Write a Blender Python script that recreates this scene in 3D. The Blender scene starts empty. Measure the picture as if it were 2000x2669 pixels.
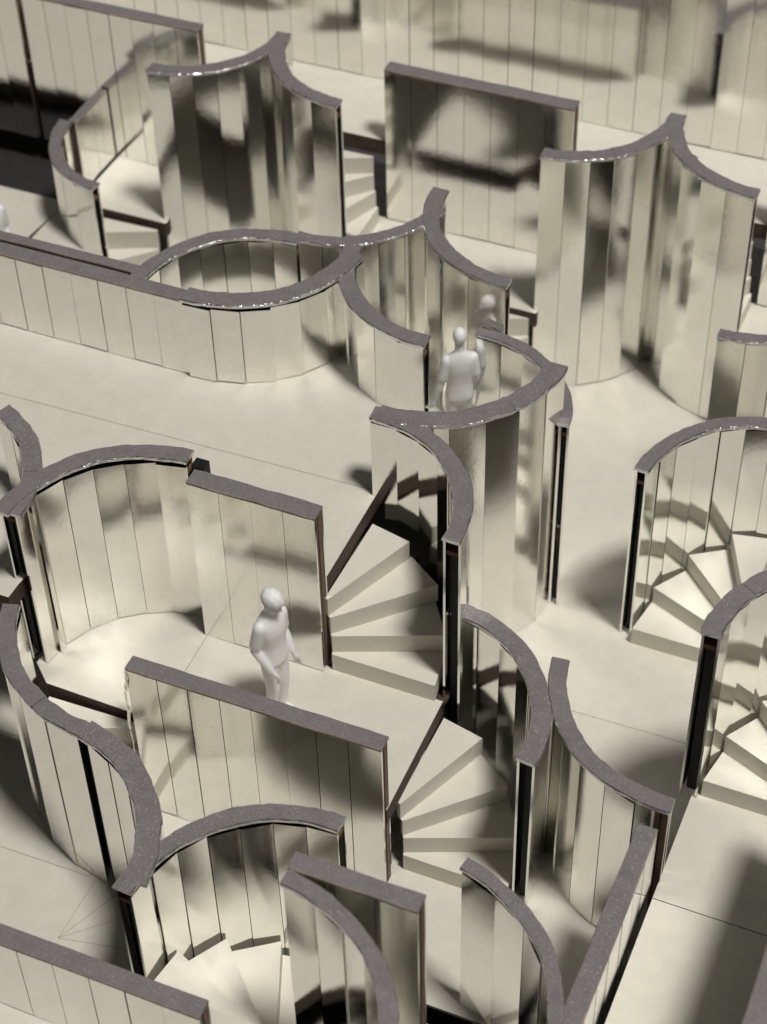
import bpy, bmesh, math, random
from mathutils import Vector, Matrix
random.seed(7)
scn = bpy.context.scene
R = math.radians

# ---------------------------------------------------------------- camera
cam_d = bpy.data.cameras.new('camera'); cam = bpy.data.objects.new('camera', cam_d)
scn.collection.objects.link(cam); scn.camera = cam
rt = Vector((0.9211, 0.3887, -0.0199)); up = Vector((-0.2595, 0.6514, 0.713)); fw = Vector((-0.2901, 0.6516, -0.7009))
m = Matrix((rt, up, -fw)).transposed().to_4x4(); m.translation = Vector((2.8973, -6.5074, 7.0))
cam.matrix_world = m
cam_d.sensor_fit = 'HORIZONTAL'; cam_d.sensor_width = 36.0; cam_d.lens = 36.0 * 5030 / 2000
cam_d.clip_start = 0.1; cam_d.clip_end = 200
cam_d.dof.use_dof = True; cam_d.dof.focus_distance = 9.35; cam_d.dof.aperture_fstop = 1.6

# ---------------------------------------------------------------- light
world = bpy.data.worlds.new('World'); scn.world = world; world.use_nodes = True
bg = world.node_tree.nodes['Background']; bg.inputs[0].default_value = (1.0, 0.96, 0.92, 1); bg.inputs[1].default_value = 0.055
lamp_d = bpy.data.lights.new('softbox', 'AREA'); lamp_d.shape = 'DISK'; lamp_d.size = 9.0; lamp_d.energy = 30500
lamp_d.color = (1.0, 0.962, 0.905)
lamp = bpy.data.objects.new('softbox', lamp_d); scn.collection.objects.link(lamp)
ldir = Vector((0.335, -0.125, 1.0)).normalized()
lamp.location = Vector((0.2, 0.0, 0.0)) + ldir * 60
lamp.rotation_euler = (-ldir).to_track_quat('-Z', 'Y').to_euler()
scn.view_settings.view_transform = 'Standard'; scn.view_settings.look = 'None'
scn.view_settings.exposure = 0.0; scn.view_settings.gamma = 1.0
scn.render.engine = 'CYCLES'
scn.cycles.max_bounces = 14; scn.cycles.glossy_bounces = 10; scn.cycles.diffuse_bounces = 5
scn.cycles.caustics_reflective = True; scn.cycles.blur_glossy = 0.3
scn.cycles.sample_clamp_indirect = 6.0
scn.cycles.use_denoising = True

# ---------------------------------------------------------------- materials
def mat(name):
    m = bpy.data.materials.new(name); m.use_nodes = True
    return m, m.node_tree.nodes, m.node_tree.links, m.node_tree.nodes['Principled BSDF']

def noise(n, l, src, scale, detail=3, rough=0.5, out='Fac'):
    t = n.new('ShaderNodeTexNoise'); t.inputs['Scale'].default_value = scale
    t.inputs['Detail'].default_value = detail; t.inputs['Roughness'].default_value = rough
    l.new(src, t.inputs['Vector']); return t.outputs[out]

def ramp(n, l, src, stops):
    r = n.new('ShaderNodeValToRGB'); l.new(src, r.inputs[0]); e = r.color_ramp.elements
    while len(e) < len(stops): e.new(0.5)
    for el, (p, c) in zip(e, stops):
        el.position = p; el.color = (c, c, c, 1) if not isinstance(c, tuple) else (*c, 1)
    return r.outputs[0]

def mixc(n, l, fac, a, b, mode='MIX'):
    x = n.new('ShaderNodeMix'); x.data_type = 'RGBA'; x.blend_type = mode
    for s, v in ((x.inputs[0], fac), (x.inputs[6], a), (x.inputs[7], b)):
        if hasattr(v, 'is_linked') or hasattr(v, 'links'): l.new(v, s)
        elif isinstance(v, tuple): s.default_value = (*v, 1)
        else: s.default_value = v
    return x.outputs[2]

def math_(n, l, op, a, b):
    x = n.new('ShaderNodeMath'); x.operation = op
    for s, v in ((x.inputs[0], a), (x.inputs[1], b)):
        if hasattr(v, 'links'): l.new(v, s)
        else: s.default_value = v
    return x.outputs[0]

def bump(n, l, h, strength, dist, prev=None):
    b = n.new('ShaderNodeBump'); b.inputs['Strength'].default_value = strength; b.inputs['Distance'].default_value = dist
    l.new(h, b.inputs['Height'])
    if prev: l.new(prev, b.inputs['Normal'])
    return b.outputs[0]

def stretch(n, l, src, sc, off=None):
    mp = n.new('ShaderNodeMapping'); mp.inputs['Scale'].default_value = sc; l.new(src, mp.inputs['Vector'])
    if off is not None: l.new(off, mp.inputs['Location'])
    return mp.outputs[0]

def make_mirror(name, wave=1.0, rough=0.036):
    m, n, l, p = mat(name)
    tc = n.new('ShaderNodeTexCoord'); oi = n.new('ShaderNodeObjectInfo')
    shift = n.new('ShaderNodeCombineXYZ'); k = math_(n, l, 'MULTIPLY', oi.outputs['Random'], 60.0)
    l.new(k, shift.inputs[0]); l.new(k, shift.inputs[1]); l.new(k, shift.inputs[2])
    co = stretch(n, l, tc.outputs['Object'], (1, 1, 1), shift.outputs[0])
    tint = mixc(n, l, oi.outputs['Random'], (0.842, 0.828, 0.80), (0.824, 0.832, 0.80))
    spk = ramp(n, l, noise(n, l, co, 90, 2, .6), [(0.27, 0.35), (0.36, 1.0)])
    smear = ramp(n, l, noise(n, l, stretch(n, l, co, (9, 9, 1.2)), 3, 4, .6), [(0.25, 0.72), (0.5, 1.0)])
    c1 = mixc(n, l, 0.4, tint, spk, 'MULTIPLY'); c2 = mixc(n, l, 0.12, c1, smear, 'MULTIPLY')
    l.new(c2, p.inputs['Base Color']); p.inputs['Metallic'].default_value = 1.0
    hz = noise(n, l, stretch(n, l, co, (5, 5, 5)), 2.2, 4, .6)
    scr = ramp(n, l, noise(n, l, stretch(n, l, co, (14, 14, 60)), 5, 2, .5), [(0.55, 0.0), (0.7, 1.0)])
    r0 = math_(n, l, 'MULTIPLY', hz, rough * 2.2); r1 = math_(n, l, 'MULTIPLY', scr, 0.03)
    l.new(math_(n, l, 'ADD', math_(n, l, 'ADD', r0, r1), rough * 0.3), p.inputs['Roughness'])
    b1 = bump(n, l, noise(n, l, stretch(n, l, co, (1, 1, 0.55)), 3.0, 1, .4), 0.055 * wave, 0.022)
    b2 = bump(n, l, noise(n, l, co, 26, 2, .5), 0.05, 0.006, b1)
    b3 = bump(n, l, noise(n, l, co, 260, 2, .6), 0.16, 0.0009, b2)
    l.new(b3, p.inputs['Normal'])
    return m
M_MIR = make_mirror('mirror_foil')
M_MIR_OLD = make_mirror('crumpled_mirror_foil', 11.0, 0.05)

def make_card(name, col, var, grain=220, rough=.75, speck=None):
    m, n, l, p = mat(name); tc = n.new('ShaderNodeTexCoord'); co = tc.outputs['Object']
    f = ramp(n, l, noise(n, l, co, 9, 6, .7), [(0.3, 1 - var), (0.68, 1 + 0.0)])
    g = ramp(n, l, noise(n, l, co, grain, 3, .7), [(0.25, 1 - var * 1.6), (0.55, 1.0)])
    c = mixc(n, l, 1.0, mixc(n, l, 1.0, col, f, 'MULTIPLY'), g, 'MULTIPLY')
    if speck:
        s = ramp(n, l, noise(n, l, co, speck[0], 1, .5), [(speck[1], 0.0), (speck[1] + .06, 1.0)])
        c = mixc(n, l, math_(n, l, 'MULTIPLY', s, 0.6), c, speck[2])
    l.new(c, p.inputs['Base Color']); p.inputs['Roughness'].default_value = rough
    p.inputs['Specular IOR Level'].default_value = 0.3
    l.new(bump(n, l, noise(n, l, co, grain * .7, 4, .7), 0.25, 0.002), p.inputs['Normal'])
    return m
M_FLOOR = make_card('cream_card', (0.70, 0.682, 0.60), 0.10, 160, .7, (70, .72, (0.5, 0.44, 0.36)))
M_STEP = make_card('white_card', (0.72, 0.70, 0.615), 0.05, 150, .65, (90, .74, (0.5, 0.44, 0.36)))
M_EDGE = make_card('brown_board_edge', (0.085, 0.062, 0.047), 0.35, 60, .7)
M_WOOD = make_card('brown_board', (0.27, 0.185, 0.145), 0.3, 90, .75)
M_TAN = make_card('tan_board_edge', (0.42, 0.35, 0.30), 0.3, 90, .7)
M_ORANGE = make_card('wood_spacer', (0.22, 0.12, 0.075), 0.3, 90, .75)
M_CAP = make_card('grey_card', (0.215, 0.202, 0.203), 0.20, 190, .6, (150, .64, (0.5, 0.48, 0.5)))
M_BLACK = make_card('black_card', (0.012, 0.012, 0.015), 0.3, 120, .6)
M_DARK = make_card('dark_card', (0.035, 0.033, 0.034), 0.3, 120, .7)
M_PENCIL = make_card('pencil', (0.40, 0.385, 0.34), 0.3, 60, .8)
m, n, l, p = mat('silver_rim'); p.inputs['Base Color'].default_value = (0.78, 0.78, 0.79, 1); p.inputs['Metallic'].default_value = 1
p.inputs['Roughness'].default_value = 0.28
tc = n.new('ShaderNodeTexCoord'); l.new(bump(n, l, noise(n, l, tc.outputs['Object'], 45, 3, .6), .8, .01), p.inputs['Normal']); M_RIM = m
m, n, l, p = mat('white_resin'); p.inputs['Base Color'].default_value = (0.94, 0.93, 0.92, 1); p.inputs['Roughness'].default_value = 0.5
p.inputs['Subsurface Weight'].default_value = 1.0; p.inputs['Subsurface Radius'].default_value = (0.07, 0.066, 0.06); p.inputs['Subsurface Scale'].default_value = 1.0
tc = n.new('ShaderNodeTexCoord'); l.new(bump(n, l, noise(n, l, tc.outputs['Object'], 120, 3, .6), .25, .002), p.inputs['Normal']); M_RESIN = m

# ---------------------------------------------------------------- helpers
def link(o, parent=None):
    scn.collection.objects.link(o)
    if parent: o.parent = parent
    return o
def mesh_obj(name, verts, faces, mats, parent=None, fmat=None, smooth=False):
    me = bpy.data.meshes.new(name); me.from_pydata([tuple(v) for v in verts], [], faces)
    for mm in (mats if isinstance(mats, (list, tuple)) else [mats]): me.materials.append(mm)
    if fmat:
        for pl, k in zip(me.polygons, fmat): pl.material_index = k
    if smooth:
        for pl in me.polygons: pl.use_smooth = True
    me.update()
    return link(bpy.data.objects.new(name, me), parent)
def thing(name, label, cat, loc=(0, 0, 0), group=None):
    o = bpy.data.objects.new(name, None); o.empty_display_size = .05; link(o); o.location = loc
    o['label'] = label; o['category'] = cat; o['kind'] = 'thing'
    if group: o['group'] = group
    return o
def quadbox(name, q0, q1, mats, parent, fmat=None):
    """box from a bottom quad and a top quad (same winding)"""
    v = list(q0) + list(q1); f = [(3, 2, 1, 0), (4, 5, 6, 7)] + [(i, (i + 1) % 4, (i + 1) % 4 + 4, i + 4) for i in range(4)]
    return mesh_obj(name, v, f, mats, parent, fmat)
def box(name, x0, x1, y0, y1, z0, z1, mats, parent=None, fmat=None):
    a = [(x0, y0), (x1, y0), (x1, y1), (x0, y1)]
    return quadbox(name, [(*c, z0) for c in a], [(*c, z1) for c in a], mats, parent, fmat)
def prism(name, poly, z0, z1, mats, parent=None, fmat=None):
    n_ = len(poly)
    if sum(poly[i][0] * poly[(i + 1) % n_][1] - poly[(i + 1) % n_][0] * poly[i][1] for i in range(n_)) < 0: poly = poly[::-1]
    v = [(*c, z0) for c in poly] + [(*c, z1) for c in poly]
    f = [tuple(range(n_))[::-1], tuple(range(n_, 2 * n_))] + [(i, (i + 1) % n_, (i + 1) % n_ + n_, i + n_) for i in range(n_)]
    return mesh_obj(name, v, f, mats, parent, fmat or [1 if len(mats) > 1 else 0, 0] + [1 if len(mats) > 1 else 0] * n_)
def arc(c, r, a0, a1, n_):
    return [(c[0] + r * math.cos(R(a0 + (a1 - a0) * i / n_)), c[1] + r * math.sin(R(a0 + (a1 - a0) * i / n_))) for i in range(n_ + 1)]
def lerp(a, b, t): return tuple(x + (y - x) * t for x, y in zip(a, b))

def panels(parent, pts, inward, z0, z1, matl, th=0.012, gap=0.0012, jit=0.010, name='mirror_panel'):
    """flat mirror strips between consecutive plan points; 'inward' points give the side the thickness goes to"""
    for i in range(len(pts) - 1):
        a, b = pts[i], pts[i + 1]; d = Vector((b[0] - a[0], b[1] - a[1])); L = d.length; d /= L
        g = gap * random.choice((.9, 1.0, 1.2, 1.5, 2.2))
        nx, ny = inward[i]
        yw, tl = random.uniform(-jit, jit) * .6, random.uniform(-jit, jit) * .45
        j0, j1, j2, j3 = (yw, -yw, yw + tl, -yw + tl)
        zb_ = z0 + random.uniform(.002, .011)
        zt = z1 + random.uniform(-.004, .002)
        def P(t, off, z): return (a[0] + d.x * t + nx * off, a[1] + d.y * t + ny * off, z)
        bot = [P(g, j0, zb_), P(L - g, j1, zb_), P(L - g, th + j1, zb_), P(g, th + j0, zb_)]
        top = [P(g, j2, zt), P(L - g, j3, zt), P(L - g, th + j3, zt), P(g, th + j2, zt)]
        if d.x * ny - d.y * nx < 0: bot = bot[::-1]; top = top[::-1]
        quadbox(name, bot, top, matl, parent)

def cap_mesh(parent, inner, outer, z, th=0.020, wob=0.0042, ch=.0045, rim=None):
    n_ = len(inner); v = []; f0, f1 = random.uniform(0, 6), random.uniform(0, 6)
    for k, (pi, po) in enumerate(zip(inner, outer)):
        t = k * 26 / max(n_, 8)
        w0, w1 = (wob * (.8 * math.sin(t * .45 + f_) + .35 * math.sin(t * 1.3 + 2 * f_)) + random.uniform(-.0008, .0008) for f_ in (f0, f1))
        dx, dy = po[0] - pi[0], po[1] - pi[1]; L = math.hypot(dx, dy); dx /= L; dy /= L
        c0, c1 = ch * random.uniform(.2, 1.5), ch * random.uniform(.2, 1.5)
        zz = z + random.uniform(-.0012, .0012)
        def Q(p_, t, h): return (p_[0] + dx * t, p_[1] + dy * t, h)
        v += [Q(pi, w0, zz - th), Q(po, w1, zz - th), Q(po, w1, zz - c1 * 1.3), Q(po, w1 - c1, zz), Q(pi, w0 + c0, zz), Q(pi, w0, zz - c0 * 1.3)]
    f, fm = [], []
    for i in range(n_ - 1):
        o, p_ = 6 * i, 6 * i + 6
        for k, mi in enumerate((2, 1, 1, 0, 1, 1)):
            k2 = (k + 1) % 6; f.append((o + k, o + k2, p_ + k2, p_ + k)); fm.append(mi)
    f += [tuple(range(6)), tuple(range(6 * n_ - 1, 6 * n_ - 7, -1))]; fm += [1, 1]
    ob = mesh_obj('top_cap', v, f, [M_CAP, rim or M_RIM, M_BLACK], parent, fm)
    bm = bmesh.new(); bm.from_mesh(ob.data); bmesh.ops.recalc_face_normals(bm, faces=bm.faces[:]); bm.to_mesh(ob.data); bm.free()
    return ob

def core_strip(parent, inner, outer, z0, z1, matl, name='core'):
    n_ = len(inner); v, f = [], []
    for pi, po in zip(inner, outer): v += [(*pi, z0), (*po, z0), (*po, z1), (*pi, z1)]
    for i in range(n_ - 1):
        o, p_ = 4 * i, 4 * i + 4
        f += [(o + 3, o + 2, p_ + 2, p_ + 3), (o, p_, p_ + 1, o + 1), (o, o + 3, p_ + 3, p_), (o + 1, p_ + 1, p_ + 2, o + 2)]
    f += [(0, 1, 2, 3), (4 * n_ - 4, 4 * n_ - 1, 4 * n_ - 2, 4 * n_ - 3)]
    ob = mesh_obj(name, v, f, matl, parent)
    bm = bmesh.new(); bm.from_mesh(ob.data); bmesh.ops.recalc_face_normals(bm, faces=bm.faces[:]); bm.to_mesh(ob.data); bm.free()
    return ob

GAPS = {}
def curved_wall(label, c, r0, r1, a0, a1, z0, z1, n_=None, gap_in=.028, gap_out=.022, matl=None, spacers=(1, 1), group='curved mirror walls', ext=(0, 0)):
    """quarter-round hollow wall: faceted mirror skins on both faces, black core, grey cap, wood spacers in the open ends"""
    matl = matl or M_MIR
    o = thing('curved_mirror_wall', label, 'wall', (c[0], c[1], z0), group)
    lc = (0, 0)
    span = abs(a1 - a0)
    n_ = n_ or max(3, round(span / 13.2))
    H = z1 - z0
    th = 0.012
    # skins: outer skin's outer face at r1, inner skin's face at r0 (facets bulge a little off the arc)
    po = arc(lc, r1, a0, a1, n_); pi = arc(lc, r0, a0, a1, n_)
    def nrm(pts, s):
        out = []
        for i in range(len(pts) - 1):
            mx, my = (pts[i][0] + pts[i + 1][0]) / 2, (pts[i][1] + pts[i + 1][1]) / 2
            L = math.hypot(mx, my); out.append((s * mx / L, s * my / L))
        return out
    panels(o, po, nrm(po, -1), 0, H - gap_out, matl, th)
    panels(o, pi, nrm(pi, 1), 0, H - gap_in, matl, th)
    sg = 1 if a1 > a0 else -1; da = sg * math.degrees(.045 / r0)
    core_strip(o, arc(lc, r0 + .024, a0 + da, a1 - da, 14), arc(lc, r1 - .024, a0 + da, a1 - da, 14), 0.002, H - .034, M_BLACK)
    ov = sg * math.degrees(.006 / r0)
    nc = max(16, int(span / 2.2))
    e0, e1 = a0 - ov - sg * ext[0], a1 + ov + sg * ext[1]
    em = e0 + (e1 - e0) * random.uniform(.3, .7); dj = sg * math.degrees(.0008 / r0)
    pieces = ((e0, em - dj, 0), (em + dj, e1, random.choice((-.002, .0015, .002)))) if random.random() < .45 else ((e0, e1, 0),)
    for q0, q1, dz in pieces:
        k = max(5, int(nc * abs(q1 - q0) / span)); w = random.uniform(-.002, .002)
        cap_mesh(o, arc(lc, r0 - .006 + w, q0, q1, k), arc(lc, r1 + .004 + w, q0, q1, k), H + dz)
    for k, (ae, s) in enumerate(((a0, 1), (a1, -1))):
        if not spacers[k]: continue
        q = [ae + s * sg * math.degrees(t / r0) for t in (.006, .040)]
        for zz in (H - .115,):
            poly = [(r * math.cos(R(a)), r * math.sin(R(a))) for r, a in ((r0 + .016, q[0]), (r1 - .016, q[0]), (r1 - .016, q[1]), (r0 + .016, q[1]))]
            prism('spacer', poly, zz, zz + .026, [M_ORANGE], o)
    return o

def straight_wall(label, x0, x1, y0, y1, z0, z1, along='x', matl=None, width=.172, gap=(.016, .012), group='straight mirror walls', lean=0.0):
    matl = matl or M_MIR
    cx, cy = (x0, y0)
    o = thing('straight_mirror_wall', label, 'wall', (cx, cy, z0), group)
    L = (x1 - x0) if along == 'x' else (y1 - y0); T = (y1 - y0) if along == 'x' else (x1 - x0); H = z1 - z0
    def W(u, v): return (u, v) if along == 'x' else (v, u)
    k = max(1, round(L / width)); us = [L * i / k for i in range(k + 1)]
    panels(o, [W(u, 0) for u in us], [W(0, 1)] * k, 0, H - gap[0], matl, jit=.004)
    panels(o, [W(u, T) for u in us], [W(0, -1)] * k, 0, H - gap[1], matl, jit=.004)
    # two brown plies with a dark seam between them, flush with the wall's ends
    a, b = .0135, T - .0135; mid = (a + b) / 2
    for s0, s1, mm in ((a, mid - .012, M_WOOD), (mid - .0115, mid + .0005, M_BLACK), (mid + .001, b, M_WOOD)):
        ins = .006 if mm is M_WOOD else .014
        q = [W(ins, s0), W(L - ins, s0), W(L - ins, s1), W(ins, s1)]
        prism('core_board', q, .003, H - .017, [mm], o)
    cap_mesh(o, [W(L * i / 12, -.003) for i in range(13)], [W(L * i / 12, T + .003) for i in range(13)], H, .016, .0015, rim=M_TAN)
    return o

# ---------------------------------------------------------------- floors
def floor(name, poly, z, th=.11, m=None):
    o = prism(name, poly, z - th, z, [m or M_FLOOR, M_EDGE]); o['kind'] = 'structure'; return o
def line_on(parent, a, b, z, w=.0035):
    d = Vector((b[0] - a[0], b[1] - a[1])).normalized(); nn = Vector((-d.y, d.x)) * w / 2
    q = [(a[0] - nn.x, a[1] - nn.y), (b[0] - nn.x, b[1] - nn.y), (b[0] + nn.x, b[1] + nn.y), (a[0] + nn.x, a[1] + nn.y)]
    return mesh_obj('pencil_line', [(*c, z + .0012) for c in q], [(0, 1, 2, 3)], M_PENCIL, parent)

upper = [(-.085, -.595), (-.085, .76)] + arc((-.09, 1.43), .665, 270, 186, 7) + [(-.86, 1.37), (-1.07, 1.34)] + arc((-1.08, .67), .665, 91, 172, 7) + \
    [(-4.6, .76), (-4.6, -1.25), (-1.50, -1.25)] + arc((-.82, -1.17), .68, 178, 91, 8)
f_up = floor('upper_floor', upper, 0.0)
line_on(f_up, (-3.6, .055), (-.10, .13), 0.0, .003)
middle = [(-.085, -.60), (.57, -.60), (.57, -1.34), (-.78, -1.34), (-.86, -1.262), (-1.38, -1.252)] + arc((-.82, -1.17), .68, 178, 91, 8)
f_mid = floor('middle_floor', middle, -.6)
line_on(f_mid, (-.752, -.648), (-.742, -1.28), -.6, .004)
court = [(-.085, .16)] + arc((-.065, .855), .70, -90, -3, 8) + arc((.075, .667), .65, 12, 90, 8) + [(.15, 1.36)] + arc((.15, 2.04), .655, 270, 184, 7) + \
    arc((-1.08, 2.0), .64, 352, 271, 7) + [(-.80, 1.38)] + arc((-.09, 1.43), .665, 186, 270, 7)
floor('court_floor', court, -.6)
f_low = floor('lower_floor', [(-5, -1.885), (-5, -3.4), (-.05, -3.4), (-.05, -2.66), (.56, -2.66), (.56, -1.92), (1.84, -1.92), (1.90, -3.4), (3.4, -3.4), (3.4, 4.2), (-6, 4.2), (-6, -1.885)], -1.2, .02)
for a, b in (((-1.95, -1.24), (-1.60, -1.226)), ((-1.6, -1.90), (-.86, -1.885)), ((.80, .06), (1.80, .083))): line_on(f_low, a, b, -1.2)
for b in ((-.821, -1.89), (-.675, -1.922), (-.571, -2.027), (-.30, -2.16)): line_on(f_low, (-.825, -2.266), b, -1.2, .0022)
floor('back_middle_floor', [(-.05, 2.545), (-.05, 3.14), (-2.06, 3.14)] + arc((-1.403, 3.34), .67, 194, 268, 7) + [(-1.40, 2.545)], -.6)
floor('back_left_floor', [(-3.335, 2.545), (-2.66, 2.545), (-2.66, 3.14), (-3.33, 3.14)], -.6)
floor('back_right_floor', [(3.4, 2.545), (3.4, 3.14), (.55, 3.14)] + arc((1.21, 3.34), .67, 194, 268, 7) + [(1.22, 2.545)], -.6)
floor('back_side_floor', [(-6, .85), (-3.36, .85), (-3.36, 1.7), (-3.44, 2.08), (-3.40, 2.52), (-6, 2.52)], -.6)
floor('back_step_floor', [(-3.348, .85), (-2.88, .85)] + arc((-2.81, 2.70), .61, 263, 184, 6) + [(-3.405, 2.64), (-3.415, 2.08), (-3.348, 1.7)], -.6)
floor('back_court_floor', arc((-1.08, .67), .69, 122, 95, 3) + arc((-1.08, 2.0), .655, 272, 345, 6) + [(-.70, 2.30), (-1.45, 2.30)], -.6)
floor('stairwell_floor', [(-.083, -.605), (.56, -.605)] + arc((-.08, -.53), .66, -2, 88, 8), -.63, .02, M_EDGE)
floor('back_upper_floor', [(-6, 3.145), (3.4, 3.145), (3.4, 4.0), (-6, 4.0)], 0.0)
floor('right_front_floor', [(1.912, -3.4), (3.2, -3.4), (3.2, -1.343), (1.912, -1.343)], -.6)
floor('right_floor', [(1.912, -1.3385), (3.2, -1.3385), (3.2, .05), (1.912, .05)], -.6)
floor('front_floor', [(-2.4, -4.2), (.55, -4.2), (.55, -2.637), (-.06, -2.637), (-.06, -2.9), (-2.4, -2.9)], -.6)
floor('sunken_floor', [(.3, -1.935), (2.0, -1.935), (2.0, -4.2), (.3, -4.2)], -1.42)
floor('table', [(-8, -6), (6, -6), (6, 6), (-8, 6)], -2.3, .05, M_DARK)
floor('painted_shade_floor', [(-6, 2.40), (-3.36, 2.40), (-3.36, 3.9), (-6, 3.9)], -.80, .02, M_DARK)  # added dark board in a floor cut-out, its colour stands in for soft shade

# ---------------------------------------------------------------- stairs
def staircase(label, c, rad, a0, sgn, zb, inner=.045, steps=4, only=None, rise=.12, clip=None):
    o = thing('winder_staircase', label, 'staircase', (c[0], c[1], zb), 'winding card stairs')
    st = 22.3
    for i in range(steps):
        if only and i not in only: continue
        A, Bn = a0 + sgn * st * i, a0 + sgn * st * (i + 1)
        if i == steps - 1: Bn = a0 + sgn * 88.5
        j = random.uniform(-.012, .012)
        def reach(an):
            r_ = rad + j
            if clip:
                while r_ > .1 and math.hypot(c[0] + r_ * math.cos(R(an)) - clip[0], c[1] + r_ * math.sin(R(an)) - clip[1]) > clip[2] - .012: r_ -= .005
            return r_
        ra, rb = reach(A), reach(Bn)
        poly = [(inner * math.cos(R(A)), inner * math.sin(R(A))), (ra * math.cos(R(A)), ra * math.sin(R(A))),
                (rb * math.cos(R(Bn)), rb * math.sin(R(Bn))), (inner * math.cos(R(Bn)), inner * math.sin(R(Bn)))]
        # each block runs on under the next tread
        Bx = Bn + sgn * 3 if i < steps - 1 else Bn
        prism('step', poly, rise * i + (.0015 if i else .001), rise * (i + 1), [M_STEP, M_STEP], o)
    return o
staircase('cream winding steps right of the standing figurine, tallest curved wall beside them', (-.085, -.615), .635, 0, 1, -.6, clip=(-.08, -.53, .63))
staircase('cream winding steps at the right end of the long front panel wall', (.562, -1.24), .632, 0, 1, -1.2, clip=(.52, -1.14, .665))
staircase('cream steps glimpsed behind the S-shaped wall at left', (-.76, -1.275), .60, 270, -1, -1.2, rise=.137, clip=(-.71, -1.06, .745))
staircase('white fan-shaped treads at the bottom edge, under the arched wall', (.545, -2.62), .672, 90, 1, -1.2, clip=(.565, -2.60, .675))
staircase('bright steps reflected in the curved wall at the right edge', (1.835, .66), .625, 180, -1, -1.2, clip=(1.82, .667, .624))
staircase('bright steps in the lower right, beside the black open wall end', (2.50, -.685), .575, 180, -1, -.6, clip=(2.53, -.70, .592))
staircase('blurred steps in the back between tall double curve and flat panel', (-1.345, 3.12), .62, 270, -1, -.6, clip=(-1.403, 3.34, .625))
staircase('blurred dark-edged steps at the upper right edge of the picture', (1.175, 3.12), .62, 270, -1, -.6, clip=(1.21, 3.34, .625))
staircase('blurred shaded steps behind the low wall at upper left', (-2.67, 2.525), .60, 270, -1, -1.2, rise=.137, clip=(-2.81, 2.70, .57))
staircase('small glimpse of steps behind the walking figurine, under the back slit', (-.055, 2.56), .60, 270, -1, -1.2, rise=.137)
staircase('single tread below the floor edge at the bottom centre', (.60, -1.94), .615, 270, 1, -1.8)

# ---------------------------------------------------------------- walls
curved_wall('curved mirror wall wrapping the stairs right of the cap-wearing figurine', (-.08, -.53), .63, .718, 92, -2, -1.2, .54, matl=M_MIR)
curved_wall('tall curved wall with scratched dark strips in front of the walking figurine', (-.065, .855), .650, .757, -91, -4, -1.2, .542, n_=6, ext=(0, 2))
curved_wall('curved wall right of the walking figurine, open black slot at its end', (.075, .667), .610, .672, 95, 10, -1.2, .22, ext=(0, 2))
curved_wall('short curved wall on the cream floor, just left of the walking figurine', (-.09, 1.43), .62, .712, 184, 272, -.6, .54)
curved_wall('short curved wall ending the long low wall on the cream floor', (-1.40, 1.33), .630, .738, 268, 358, 0, .552, gap_out=.04)
curved_wall('curved wall enclosing a small round court behind the low wall', (-1.08, .67), .625, .708, 178, 89, -1.2, .538)
curved_wall('curved wall left of the middle cusp, behind the round court', (-1.08, 2.0), .60, .675, 269, 351, -1.2, .535)
curved_wall('curved wall right of the middle cusp, behind the walking figurine', (.15, 2.04), .61, .70, 178, 271, -1.2, .539, n_=5)
_fc = curved_wall('big concave crumpled mirror wall at left with dark smears', (-.80, -1.18), .645, .732, 176, 92, -.6, .54, gap_in=.045, matl=M_MIR_OLD, n_=6, ext=(4, 0))
box('core', .0, .07, .66, .72, 1.0, 1.11, [M_BLACK], _fc)
curved_wall('curved wall cut off by the left edge, joined to the concave wall', (-2.09, -1.15), .61, .70, 9, 70, -1.2, .536, ext=(10, 0))
curved_wall('upper half of the S-shaped wall at lower left', (-.71, -1.06), .745, .828, 197, 267.5, -1.2, 0.0, gap_in=.05, spacers=(1, 0), ext=(0, 3.0))
_s2 = curved_wall('lower half of the S-shaped wall at lower left, black seam beside it', (-.85, -2.575), .69, .795, 77.5, 13, -1.2, .003, gap_in=.035, spacers=(0, 0), ext=(3.0, 8))
box('core', .115, .205, .715, .755, 0, 1.15, [M_BLACK], _s2)
curved_wall('arched concave wall over the fan-shaped treads at the bottom', (.565, -2.60), .675, .758, 177, 88, -1.2, -.002, gap_in=.045)
curved_wall('curved wall wrapping the middle lower stairs, wide black end slot', (.52, -1.14), .665, .752, 86, -6, -1.2, -.05, spacers=(1, 0))
curved_wall('curved wall with dark foil strips right of the middle lower stairs', (1.88, -.50), .672, .752, 186, 273, -1.2, -.046)
curved_wall('curved wall near the bottom, merging with the diagonal straight wall', (1.005, -2.635), .788, .85, 79, 8, -1.8, -.075, gap_in=.04)
curved_wall('blurred curved wall at the very bottom centre', (.61, -3.33), .735, .80, 86, 10, -1.8, .528, gap_in=.03)
curved_wall('curved wall at right edge whose mirror shows the stairs', (1.82, .667), .624, .698, 176, 62, -1.2, .085)
curved_wall('curved wall at lower right edge with deep blue-black end', (2.53, -.70), .592, .683, 181, 100, -.6, .585)
curved_wall('left half of the tall pleated double curve at right back', (-.10, 3.27), .60, .69, 272, 358, -1.2, .54)
curved_wall('right half of the tall pleated double curve at right back', (1.21, 3.34), .625, .715, 184, 269, -1.2, .543)
curved_wall('left half of the tall striped double curve at upper left', (-2.713, 3.27), .60, .69, 272, 358, -1.2, .54)
curved_wall('right half of the tall striped double curve at upper left', (-1.403, 3.34), .625, .715, 184, 269, -1.2, .543)
curved_wall('small curved wall at upper left with brown wood at its end', (-2.81, 2.70), .57, .648, 182, 264, -1.2, -.06)
curved_wall('dark curved wall piece at the right edge behind the stair mirror', (1.25, 2.62), .62, .69, 268, 335, -1.2, .07)

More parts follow.
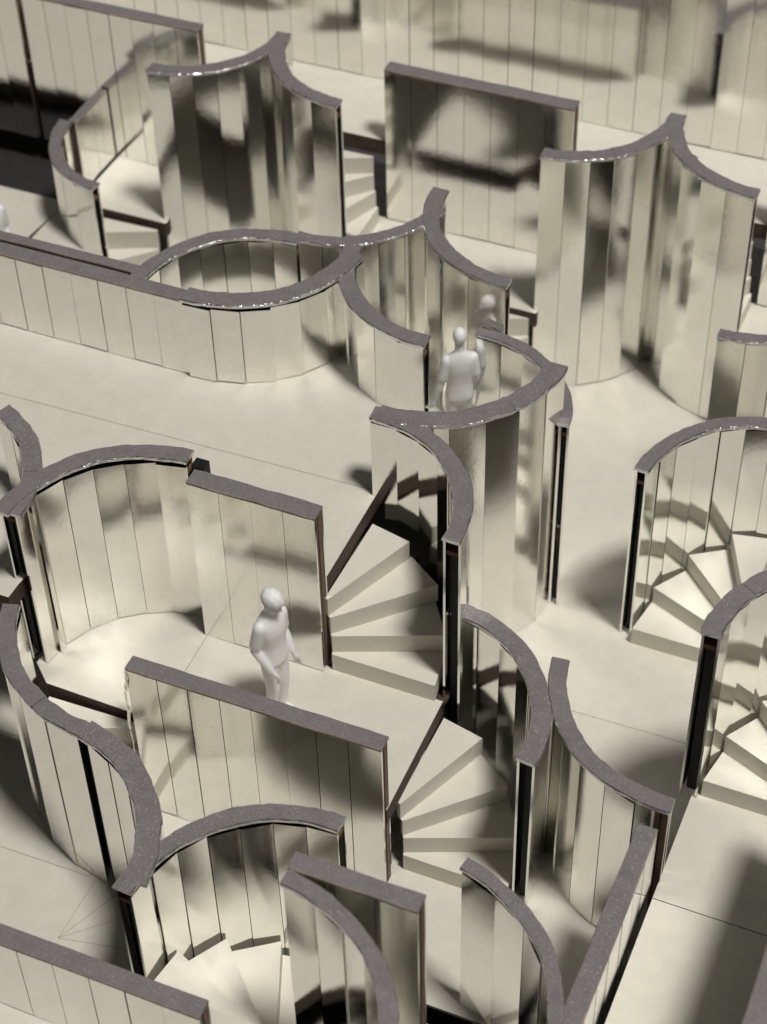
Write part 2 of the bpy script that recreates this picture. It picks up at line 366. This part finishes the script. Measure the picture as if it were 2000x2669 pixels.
straight_wall('long low wall running in from the left edge on the cream floor', -4.4, -1.43, .612, .705, 0, .53)
straight_wall('second low wall close behind the long low wall', -4.4, -1.76, .738, .80, -1.2, .53)
straight_wall('panel wall behind the cap-wearing figurine', -.765, -.075, -.645, -.548, -.6, .52)
_fw = straight_wall('long panel wall in front of the cap-wearing figurine', -.782, .572, -1.385, -1.298, -1.2, -.08)
tv, tf = [], []
for i in range(15):
    t = i / 14; z = 1.09 - .62 * t; u = -.012 - .020 * math.sin(t * 2.6) + .004 * math.sin(t * 17)
    tv += [(u, .004 - .012 * t, z), (u + .020 * (1 - t) + .006, -.004 - .006 * math.sin(t * 9), z - .008)]
    if i: tf.append((2 * i - 2, 2 * i - 1, 2 * i + 1, 2 * i))
mesh_obj('torn_foil', tv, tf, M_MIR_OLD, _fw)
straight_wall('short blurred panel wall at the bottom centre', .655, 1.225, -2.522, -2.44, -1.8, .54)
straight_wall('blurred low wall crossing the bottom left corner', -2.2, .425, -2.972, -2.884, -.6, -.06)
straight_wall('free-standing flat panel wall at the upper centre', -1.305, -.053, 3.128, 3.225, -.6, .54)
straight_wall('flat panel wall at the upper left corner, right of the dark slot', -3.915, -2.605, 3.12, 3.21, -.6, .54)
straight_wall('flat panel wall in the upper left corner, left of the dark slot', -5.3, -3.965, 3.12, 3.21, -.6, .54)
straight_wall('edge of a flat panel wall at the far right', 1.205, 2.6, 3.128, 3.225, -.6, .54)
straight_wall('diagonal straight wall at the lower right, beside the shaded floor', 1.803, 1.893, -3.2, -1.335, -1.2, -.083, along='y')
straight_wall('straight wall cut off by the lower right corner', 2.535, 2.625, -3.2, -1.0, -.6, .54, along='y')
straight_wall('short straight wall meeting the panel at upper left', -3.402, -3.345, 2.69, 3.108, -1.2, -.06, along='y')
bw = thing('back_mirror_wall', 'tall flat mirror wall of narrow strips across the back', 'wall', (0, 3.81, 0))
us = [-5.2 + .172 * i for i in range(47)]
panels(bw, [(u, 0) for u in us], [(0, 1)] * 46, 0, 1.75, M_MIR, jit=.006)
box('core_board', -5.2, 2.7, .014, .07, 0, 1.74, [M_DARK], bw)

# ---------------------------------------------------------------- figurines
def figurine(label, loc, rz, P, hair, size=1.0):
    bm = bmesh.new()
    def ell(c_, r_, rot=None):
        g = bmesh.ops.create_icosphere(bm, subdivisions=3, radius=1.0)
        bmesh.ops.transform(bm, matrix=Matrix.Translation(c_) @ (rot or Matrix.Identity(4)) @ Matrix.Diagonal((*r_, 1)), verts=g['verts'])
    def cap_(a, b, ra, rb, seg=16):
        a, b = Vector(a), Vector(b); d = b - a; L = max(d.length, 1e-5); rot = d.to_track_quat('Z', 'Y').to_matrix().to_4x4()
        g = bmesh.ops.create_cone(bm, cap_ends=True, segments=seg, radius1=ra, radius2=rb, depth=L)
        bmesh.ops.transform(bm, matrix=Matrix.Translation((a + b) / 2) @ rot, verts=g['verts'])
        for p_, r_ in ((a, ra), (b, rb)): ell(p_, (r_, r_, r_))
    def loft(rings, seg=28):
        vs = []
        for z, rx, ry, y0, ph in rings:
            row = []
            for k in range(seg):
                t = 2 * math.pi * k / seg; c_, s_ = math.cos(t), math.sin(t)
                f = 1 + ph * math.sin(5 * t + z * 40)
                row.append(bm.verts.new((rx * f * math.copysign(abs(c_) ** .85, c_), y0 + ry * f * math.copysign(abs(s_) ** .9, s_), z)))
            vs.append(row)
        for a, b in zip(vs, vs[1:]):
            for k in range(seg): bm.faces.new((a[k], a[(k + 1) % seg], b[(k + 1) % seg], b[k]))
        bm.faces.new(vs[0][::-1]); bm.faces.new(vs[-1])
    # figure is 0.84 tall; it faces -y, its right side is -x
    for s in (-1, 1):
        hip, knee, ank = Vector((.038 * s, .002, .42)), Vector(P['knee'][s]), Vector(P['ankle'][s])
        cap_(hip, knee, .052, .039); cap_(knee, ank, .038, .030)
        cap_(ank + Vector((0, .012, -.018)), ank + Vector((.008 * s, -.062, -.026)), .021, .016)
        ell(ank + Vector((0, -.02, -.030)), (.024, .05, .012))
    # trousers seat and loose T-shirt in one loft each
    loft([(.375, .074, .058, .004, 0), (.42, .084, .064, .006, 0), (.46, .080, .060, .004, 0)])
    loft([(.405, .090, .068, .002, .02), (.412, .091, .069, .002, .02), (.46, .084, .063, .002, .02), (.51, .080, .058, .001, .012), (.56, .084, .060, 0, .006),
          (.605, .092, .063, 0, 0), (.645, .096, .058, .002, 0), (.672, .088, .050, .005, 0), (.692, .068, .041, .008, 0), (.708, .044, .034, .008, 0), (.716, .034, .030, .006, 0)])
    cap_((0, .008, .69), (0, -.006, .755), .031, .030)
    for s in (-1, 1):
        sh, el_, wr = Vector((.080 * s, .004, .655)), Vector(P['elbow'][s]), Vector(P['wrist'][s])
        slv = sh.lerp(el_, .74)
        cap_(sh, slv, .037, .035); cap_(sh, el_, .026, .0245); cap_(el_, el_.lerp(wr, .35), .0245, .026); cap_(el_.lerp(wr, .35), wr, .026, .017)
        d = (wr - el_).normalized(); side = Vector((0, -1, 0)); side = (side - d * side.dot(d)).normalized(); out = d.cross(side)
        ell(wr + d * .026, (.015, .022, .027), Matrix((out, side, d)).transposed().to_4x4())
        for off, ln in ((-.015, .032), (-.005, .039), (.005, .036), (.015, .028)):
            b0 = wr + d * .042 - side * off; b1 = b0 + d * ln * .55; b2 = b1 + d * ln * .35 - out * .012 * s
            cap_(b0, b1, .0066, .0060, 8); cap_(b1, b2, .0060, .0052, 8)
        t0 = wr + d * .014 + side * .015; t1 = t0 + d * .020 + side * .013; cap_(t0, t1, .0072, .0065, 8); cap_(t1, t1 + d * .017 + side * .002, .0065, .0055, 8)
    hm = Matrix.Translation((0, -.010, .758)) @ Matrix.Rotation(P['turn'], 4, 'Z') @ Matrix.Rotation(P['nod'], 4, 'X')
    def H(v): return hm @ (Vector(v) * 1.08)
    hr = hm.to_3x3().to_4x4()
    ell(H((0, .006, .048)), (.043, .053, .050), hr); ell(H((0, -.012, .016)), (.034, .040, .042), hr); ell(H((0, -.030, -.008)), (.020, .019, .015), hr)
    cap_(H((0, -.047, .040)), H((0, -.057, .020)), .0065, .0095, 8)
    for s in (-1, 1):
        if hair: ell(H((.042 * s, .006, .026)), (.005, .012, .016), hr)
        ell(H((.017 * s, -.041, .047)), (.013, .009, .006), hr); ell(H((.017 * s, -.043, .034)), (.007, .006, .005), hr)
    cap_(H((-.011, -.044, .004)), H((.011, -.044, .004)), .0052, .0052, 8); ell(H((0, -.042, -.003)), (.011, .008, .005), hr)
    me = bpy.data.meshes.new('body'); bm.to_mesh(me); bm.free(); me.materials.append(M_RESIN)
    o = thing('figurine', label, 'figurine', loc, 'white scale figurines'); o.rotation_euler = (0, 0, rz); o.scale = (size * .88, size * .90, size)
    b = link(bpy.data.objects.new('body', me), o)
    rm = b.modifiers.new('remesh', 'REMESH'); rm.mode = 'VOXEL'; rm.voxel_size = .0042; rm.use_smooth_shade = True
    sm = b.modifiers.new('smooth', 'SMOOTH'); sm.factor = .5; sm.iterations = 5
    if hair:
        bm = bmesh.new(); bmesh.ops.create_uvsphere(bm, u_segments=40, v_segments=20, radius=1)
        for v in bm.verts:
            x, y, z = v.co
            front = max(0, -y)
            k = 1 + .03 * math.sin(9 * x + 3 * z) + .025 * math.sin(11 * y - 4 * x)
            zz = max(z, -.55 + .55 * front)                                   # fringe higher at the brow
            v.co = hm @ Vector((x * .054 * k, .004 + y * .064 * k - .010 * front * max(0, z + .3), .058 + zz * .052 * k))
        me = bpy.data.meshes.new('hair'); bm.to_mesh(me); bm.free(); me.materials.append(M_RESIN)
        for pl in me.polygons: pl.use_smooth = True
        link(bpy.data.objects.new('hair', me), o)
    return o
pose_a = dict(knee={-1: (-.042, -.018, .225), 1: (.045, -.006, .225)}, ankle={-1: (-.044, .010, .044), 1: (.050, .016, .044)},
              elbow={-1: (-.110, .026, .515), 1: (.106, .022, .515)}, wrist={-1: (-.078, -.058, .395), 1: (.098, -.050, .40)}, turn=R(8), nod=R(16))
pose_b = dict(knee={-1: (-.042, -.03, .225), 1: (.045, .006, .225)}, ankle={-1: (-.044, -.035, .044), 1: (.050, .05, .050)},
              elbow={-1: (-.102, .012, .52), 1: (.116, .010, .515)}, wrist={-1: (-.096, -.040, .405), 1: (.156, -.005, .392)}, turn=R(-4), nod=R(2))
figurine('white figurine with thick swept hair standing on the middle floor', (-.180, -.975, -.6), R(72), pose_a, True, 1.05)
figurine('bald white figurine seen from behind inside the curved court', (-.045, 1.20, -.6), R(214), pose_b, False, 1.04)
figurine('white figurine cut off by the left edge, behind the low wall', (-3.235, 1.46, -.6), R(60), pose_a, False)
